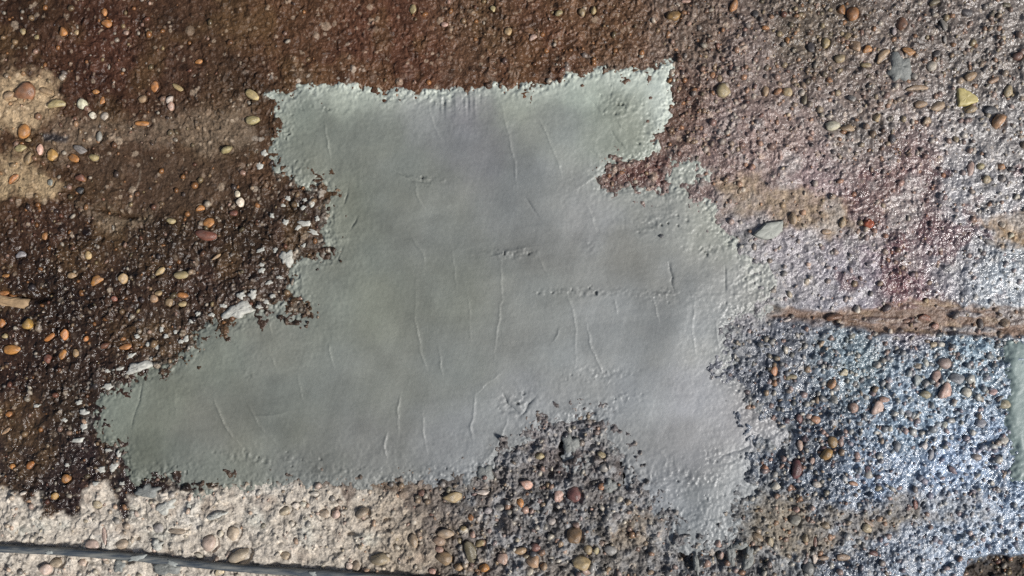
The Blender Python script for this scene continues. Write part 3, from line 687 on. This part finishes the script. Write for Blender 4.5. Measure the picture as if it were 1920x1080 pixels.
for n, (x, y, w_, h_, a, c) in enumerate(rest):
    v = (forms[n % 12] if n < n_round or n >= n_round + 420 else sharp[n % 10]).copy()
    hz = min(w_, h_) * .5 * .75
    v = v * np.array([w_ * .5, h_ * .5, hz]) * S
    ca, sa = math.cos(math.radians(a)), math.sin(math.radians(a))
    v = np.stack([v[:, 0] * ca - v[:, 1] * sa, v[:, 0] * sa + v[:, 1] * ca, v[:, 2]], 1)
    v += np.array([(x - 960) * S, (540 - y) * S, zat(x, y) * .001 + hz * S * (.1 if n < n_round else .4)])
    FF.append(SF + n * len(SV)); VV.append(v)
    here = np.array([zat(x, y, COL[k]) for k in range(3)])
    g = lin(PCOL[c]) * r_.uniform(.6, 1.0) * (.5 if n < n_round else .8) + here * (.6 if n < n_round else .3)
    CC.append(np.tile(np.append(g, 1.0), (len(SV), 1)))
link('gravel', tri_mesh('gravel', np.concatenate(VV), np.concatenate(FF), M_GRAVEL, np.concatenate(CC)), ground, kind='stuff')

# a pale yellow three-cornered stone set in the concrete
def slab_stone(name, outline, z0, hgt, mat, parent=None, seed=1, bev=.16, **props):
    """outline in photograph pixels becomes a thick piece with a chamfered, uneven top"""
    rr = np.random.default_rng(seed)
    pts = []
    n = len(outline)
    for k in range(n):
        (x0, y0), (x1, y1) = outline[k], outline[(k + 1) % n]
        m = max(1, int(math.hypot(x1 - x0, y1 - y0) / 4))
        for q in range(m):
            u = q / m
            pts.append((x0 + (x1 - x0) * u + rr.normal() * .5, y0 + (y1 - y0) * u + rr.normal() * .5))
    cx = sum(p[0] for p in pts) / len(pts); cy = sum(p[1] for p in pts) / len(pts)
    rings = [(1.04, -3.0), (1.0, hgt * .55), (1 - bev * .5, hgt * .9), (1 - bev, hgt), (.55, hgt * 1.05), (.25, hgt * 1.03)]
    v = []
    for s_, h in rings:
        for p in pts:
            v.append(((p[0] - cx) * s_ * S, -(p[1] - cy) * s_ * S, (h + rr.normal() * .09 * hgt * (s_ < 1)) * .001))
    v.append((0, 0, hgt * .001))
    m = len(pts); f = []
    for r in range(len(rings) - 1):
        for q in range(m):
            a, b2 = r * m + q, r * m + (q + 1) % m
            f.append((a, a + m, b2 + m, b2))
    top = (len(rings) - 1) * m
    for q in range(m): f.append((top + q, len(v) - 1, top + (q + 1) % m))
    me = bpy.data.meshes.new(name); me.from_pydata(v, [], f)
    me.polygons.foreach_set('use_smooth', np.ones(len(f), bool))
    me.materials.append(mat)
    o = link(name, me, parent, **props)
    o.location = ((cx - 960) * S, (540 - cy) * S, z0 * .001)
    return o

def plain(name, rgb, rough, scale=500, lo=.8, hi=1.15, bump=.4):
    m, nt, b = material(name)
    tc = add_bump(nt, b, [(scale, .0008, bump, 4)])
    rgbn = nt.nodes.new('ShaderNodeRGB'); c = lin(rgb); rgbn.outputs[0].default_value = (c[0], c[1], c[2], 1)
    tint(nt, rgbn.outputs[0], b.inputs['Base Color'], tc, scale * .6, lo, hi)
    b.inputs['Roughness'].default_value = rough
    return m
M_YEL = plain('yellow_stone', (180,166,112), .5, 200)
M_RED = plain('red_stone', (150,84,62), .3, 200)
M_DAB = plain('pale_mortar', (186,185,176), .7, 420, .6, 1.12, .8)
M_CHUNK = plain('grey_mortar', (124,126,122), .6, 420, .7, 1.2, .9)
M_FLAKE = plain('mortar_flake', (150,152,144), .6, 300, .88, 1.1)
M_WOOD = plain('dry_wood', (158,132,100), .7, 300, .7, 1.2)
M_CRUST = plain('mortar_crust', (150,154,150), .75, 600)
slab_stone('stone', [(1793,165),(1808,166),(1832,183),(1833,191),(1813,198),(1796,200)], float(np.percentile(Z[window(1790, 1835, 163, 202)], 75)), 3.4, M_YEL, ground, 3, label='pale yellow three-cornered stone')
slab_stone('stone', [(1617,418),(1621,412),(1629,410),(1636,415),(1637,421),(1632,427),(1624,427),(1618,424)], float(np.percentile(Z[window(1614, 1640, 408, 430)], 75)), 4.0, M_RED, ground, 4, .4, label='smooth orange-red pebble')

# ---------------------------------------------------------------- mortar dabs, chunks and the loose flake
r_ = np.random.default_rng(21)
def dab(x, y, w_, h_, a, mat, name, seed, lift=1.0, zz=None, hz=None, **props):
    """a splashed lump with a ragged outline, domed and sunk into what it sits on"""
    rr = np.random.default_rng(seed)
    n = 26; rings = 5
    ph = rr.uniform(0, 6.28, 6); am = rr.uniform(.05, .17, 6) / np.array([1, 1.1, 1.2, 1.3, 1.5, 1.7])
    th = np.linspace(0, 2 * math.pi, n, endpoint=False)
    rad = 1 + sum(am[k] * np.sin((k + 2) * th + ph[k]) for k in range(6))
    hgt = hz if hz else min(w_, h_) * .5 * S * 1000 * .5
    v = []; f = []
    for r in range(rings):
        s_ = [1.08, .98, .8, .55, .28][r]; z = [-2.2, .25 * hgt, .75 * hgt, .95 * hgt, 1.0 * hgt][r]
        for k in range(n):
            v.append((math.cos(th[k]) * rad[k] * s_ * w_ * .5 * S, math.sin(th[k]) * rad[k] * s_ * h_ * .5 * S, (z + rr.normal() * (.16 if name == 'mortar_lump' else .07) * hgt * (r > 0)) * .001))
    v.append((0, 0, hgt * .001))
    for r in range(rings - 1):
        for k in range(n):
            a0, b0 = r * n + k, r * n + (k + 1) % n
            f.append((a0, b0, b0 + n, a0 + n))
    for k in range(n): f.append(((rings - 1) * n + k, (rings - 1) * n + (k + 1) % n, len(v) - 1))
    me = bpy.data.meshes.new(name); me.from_pydata(v, [], f)
    me.polygons.foreach_set('use_smooth', np.ones(len(f), bool)); me.materials.append(mat)
    o = link(name, me, **props)
    z = zz if zz is not None else zat(x, y) + lift
    o.location = ((x - 960) * S, (540 - y) * S, z * .001); o.rotation_euler = (0, 0, math.radians(a))
    return o
DABS = """495 287 15 13 0|486 311 14 19 0|540 372 13 11 0|531 385 9 9 0|587 382 9 18 -20|572 375 11 7 0|570 390 10 11 0|557 384 10 8 0|512 405 9 10 0|537 417 11 15 0|572 419 28 13 0|560 427 12 10 30|596 410 9 12 0|587 435 22 11 -20
490 469 20 9 20|517 469 11 18 -30|570 461 12 8 40|492 496 12 8 0|491 507 14 11 0|454 554 15 18 0|476 552 17 19 0|205 724 24 14 15|246 667 19 10 30|226 691 21 8 10|202 695 11 12 0|296 651 10 14 20|304 617 8 13 10|261 630 9 9 0
312 630 10 10 0|287 672 13 9 0|280 645 9 12 -30|160 772 17 15 0|160 798 11 27 -10|150 754 13 10 0|69 761 12 8 20|350 635 10 17 -20|340 640 12 9 0|215 874 22 17 25|190 881 16 15 0|147 825 24 12 10|127 871 9 8 0|355 947 10 10 0
122 787 12 8 0|330 622 9 9 0|360 602 10 8 0|372 588 11 9 30|398 590 12 10 0|420 573 14 10 0|505 530 13 9 20|525 520 12 8 0|512 555 12 9 0|488 575 13 8 0|500 566 10 12 0|182 905 12 9 0|225 850 10 13 0|232 905 12 9 0|205 843 12 8 0"""
for k, tok in enumerate(DABS.replace('\n', '|').split('|')):
    q = [float(v) for v in tok.split()]
    dab(q[0], q[1], q[2] * .92, q[3] * .82, q[4], M_DAB, 'mortar_dab', 300 + k, .6, category='mortar dab', group='pale mortar dabs along the ragged edge of the patch',
        label='small pale mortar dab ' + ('in the dark notch under the upper arm of the patch' if q[1] < 515 else 'on dark gravel along the slanting edge of the patch' if q[1] < 700 else 'on dark gravel round the pointed tip of the patch'))
BIG = [(539,484,26,28,0,'pale mortar splash pointing into a notch of the ragged patch edge',M_DAB),(448,582,56,26,15,'broad white mortar splash with a dark pit beside the patch edge',M_DAB),(262,688,46,20,15,'arched white mortar splash above a thin dark crack in the patch',M_DAB),
       (1686,128,42,52,-15,'isolated grey-green mortar splash among the pebbles',M_CHUNK),(311,950,36,22,20,'pale mortar lump on dry tan concrete under the patch',M_DAB),(277,921,44,22,0,'pale mortar smear between dark holes below the patch',M_CHUNK),(406,966,32,13,20,'thin pale mortar streak on dry tan concrete',M_DAB),
       (312,1066,46,26,0,'teal-grey mortar lump under the cable',M_CHUNK),(225,1060,24,22,0,'small teal-grey mortar lump under the cable',M_CHUNK),(910,887,28,32,10,'blue-grey mortar chunk standing at the crater rim',M_CHUNK),(1070,832,30,34,30,'broken mortar clump beside the deep dark pit',M_CHUNK),
       (1142,911,28,24,0,'grey mortar lump resting against an orange pebble',M_CHUNK),(1370,1040,14,46,10,'curved mortar crust on one side of a dark hollow',M_CHUNK),(1402,1046,18,48,-15,'curved mortar crust closing a dark hollow',M_CHUNK),(1305,1058,12,40,5,'narrow mortar drip hanging into a black hollow',M_CHUNK),
       (295,1022,20,18,0,'small pale ring-shaped mortar crumb above the cable',M_DAB),(1385,1022,34,14,10,'mortar crust arching over a dark hollow',M_CHUNK)]
for k, (x, y, w_, h_, a, lab, m) in enumerate(BIG):
    dab(x, y, w_, h_, a, m, 'mortar_lump', 500 + k, 1.2, zz=zat(x, y, LOW) + 2.4, hz=2.6, label=lab, category='mortar lump')
fl = slab_stone('mortar_flake', [(1410,442),(1424,428),(1434,418),(1467,414),(1466,434),(1448,448),(1428,449)], zat(1440, 432, LOW) + 2.6, 3.2, M_FLAKE, None, 8, .06,
                label='loose angular mortar flake lying on grey wet concrete', category='mortar flake')
fl.rotation_euler = (math.radians(3), math.radians(9), 0)

# ---------------------------------------------------------------- splinter of wood at a seam
sp = slab_stone('wood_splinter', [(-60,556),(0,553),(30,558),(52,561),(54,571),(46,579),(18,574),(-10,571),(-60,568)], zat(20, 566, LOW) + 1.5, 3.2, M_WOOD, None, 12, .3,
                label='short tan wood splinter stuck in the dark seam of the concrete', category='splinter')

# ---------------------------------------------------------------- cable
path = [(-700,985),(-300,1004),(-60,1020),(0,1025),(60,1028),(120,1031),(240,1041),(340,1052),(480,1064),(600,1072),(760,1083),(900,1092),(1100,1108),(1500,1150),(2100,1240)]
pv = []
for k in range(len(path) - 1):
    (x0, y0), (x1, y1) = path[k], path[k + 1]
    p_ = path[max(k - 1, 0)]; n_ = path[min(k + 2, len(path) - 1)]
    steps = max(2, int(math.hypot(x1 - x0, y1 - y0) / 6))
    for q in range(steps):
        u = q / steps
        cr = lambda a, b_, c, d: .5 * (2 * b_ + (c - a) * u + (2 * a - 5 * b_ + 4 * c - d) * u * u + (3 * b_ - a - 3 * c + d) * u ** 3)
        pv.append((cr(p_[0], x0, x1, n_[0]), cr(p_[1], y0, y1, n_[1])))
rr = np.random.default_rng(3)
R = 7.4
zc = np.array([max(zat(x + dx, y, Z) for dx in (-10, 0, 10)) for x, y in pv])
zc = np.convolve(np.pad(zc, 12, mode='edge'), np.ones(25) / 25, 'valid') + .3
v = []; f = []; NS = 14
for k, (x, y) in enumerate(pv):
    a = pv[min(k + 1, len(pv) - 1)]; b_ = pv[max(k - 1, 0)]
    tx, ty = a[0] - b_[0], a[1] - b_[1]; L = math.hypot(tx, ty); nxv, nyv = -ty / L, tx / L
    for q in range(NS):
        th = 2 * math.pi * q / NS
        r = R * (1 + .035 * math.sin(x * .13 + 3 * th) + .02 * rr.normal())
        v.append(((x + nxv * math.cos(th) * r - 960) * S, (540 - y - nyv * math.cos(th) * r) * S, (zc[k] + R * S * 1000 * .9) * .001 + math.sin(th) * r * S))
for k in range(len(pv) - 1):
    for q in range(NS):
        f.append((k * NS + q, k * NS + (q + 1) % NS, (k + 1) * NS + (q + 1) % NS, (k + 1) * NS + q))
M_CABLE, nt, b = material('cable_sheath')
tc = add_bump(nt, b, [(300, .001, .3, 3)])
mp = nt.nodes.new('ShaderNodeMapping'); mp.inputs['Scale'].default_value = (18, 160, 160)
nz = nt.nodes.new('ShaderNodeTexNoise'); nz.inputs['Scale'].default_value = 2.2; nz.inputs['Detail'].default_value = 6
rp = nt.nodes.new('ShaderNodeValToRGB')
rp.color_ramp.elements[0].position = .38; rp.color_ramp.elements[0].color = (*lin((62,70,78)), 1)
rp.color_ramp.elements[1].position = .72; rp.color_ramp.elements[1].color = (*lin((128,128,122)), 1)
nt.links.new(tc.outputs['Object'], mp.inputs[0]); nt.links.new(mp.outputs[0], nz.inputs['Vector']); nt.links.new(nz.outputs['Fac'], rp.inputs[0]); nt.links.new(rp.outputs[0], b.inputs['Base Color'])
b.inputs['Roughness'].default_value = .55
me = bpy.data.meshes.new('cable'); me.from_pydata(v, [], f); me.polygons.foreach_set('use_smooth', np.ones(len(f), bool)); me.materials.append(M_CABLE)
cable = link('cable', me, label='dusty dark blue-grey cable lying across the dry tan concrete', category='cable')
for k, (x, y, w_, h_, a) in enumerate([(262,1042,30,11,12),(328,1052,20,9,-20),(100,1031,14,8,0),(590,1070,14,8,-10),(760,1080,12,8,0)]):
    i = min(range(len(pv)), key=lambda q: abs(pv[q][0] - x))
    o = dab(x, y, w_, h_, a, M_CRUST, 'mortar_crust', 700 + k, zz=zc[i] + R * S * 1000 * 1.75, hz=1.5)
    o.parent = cable
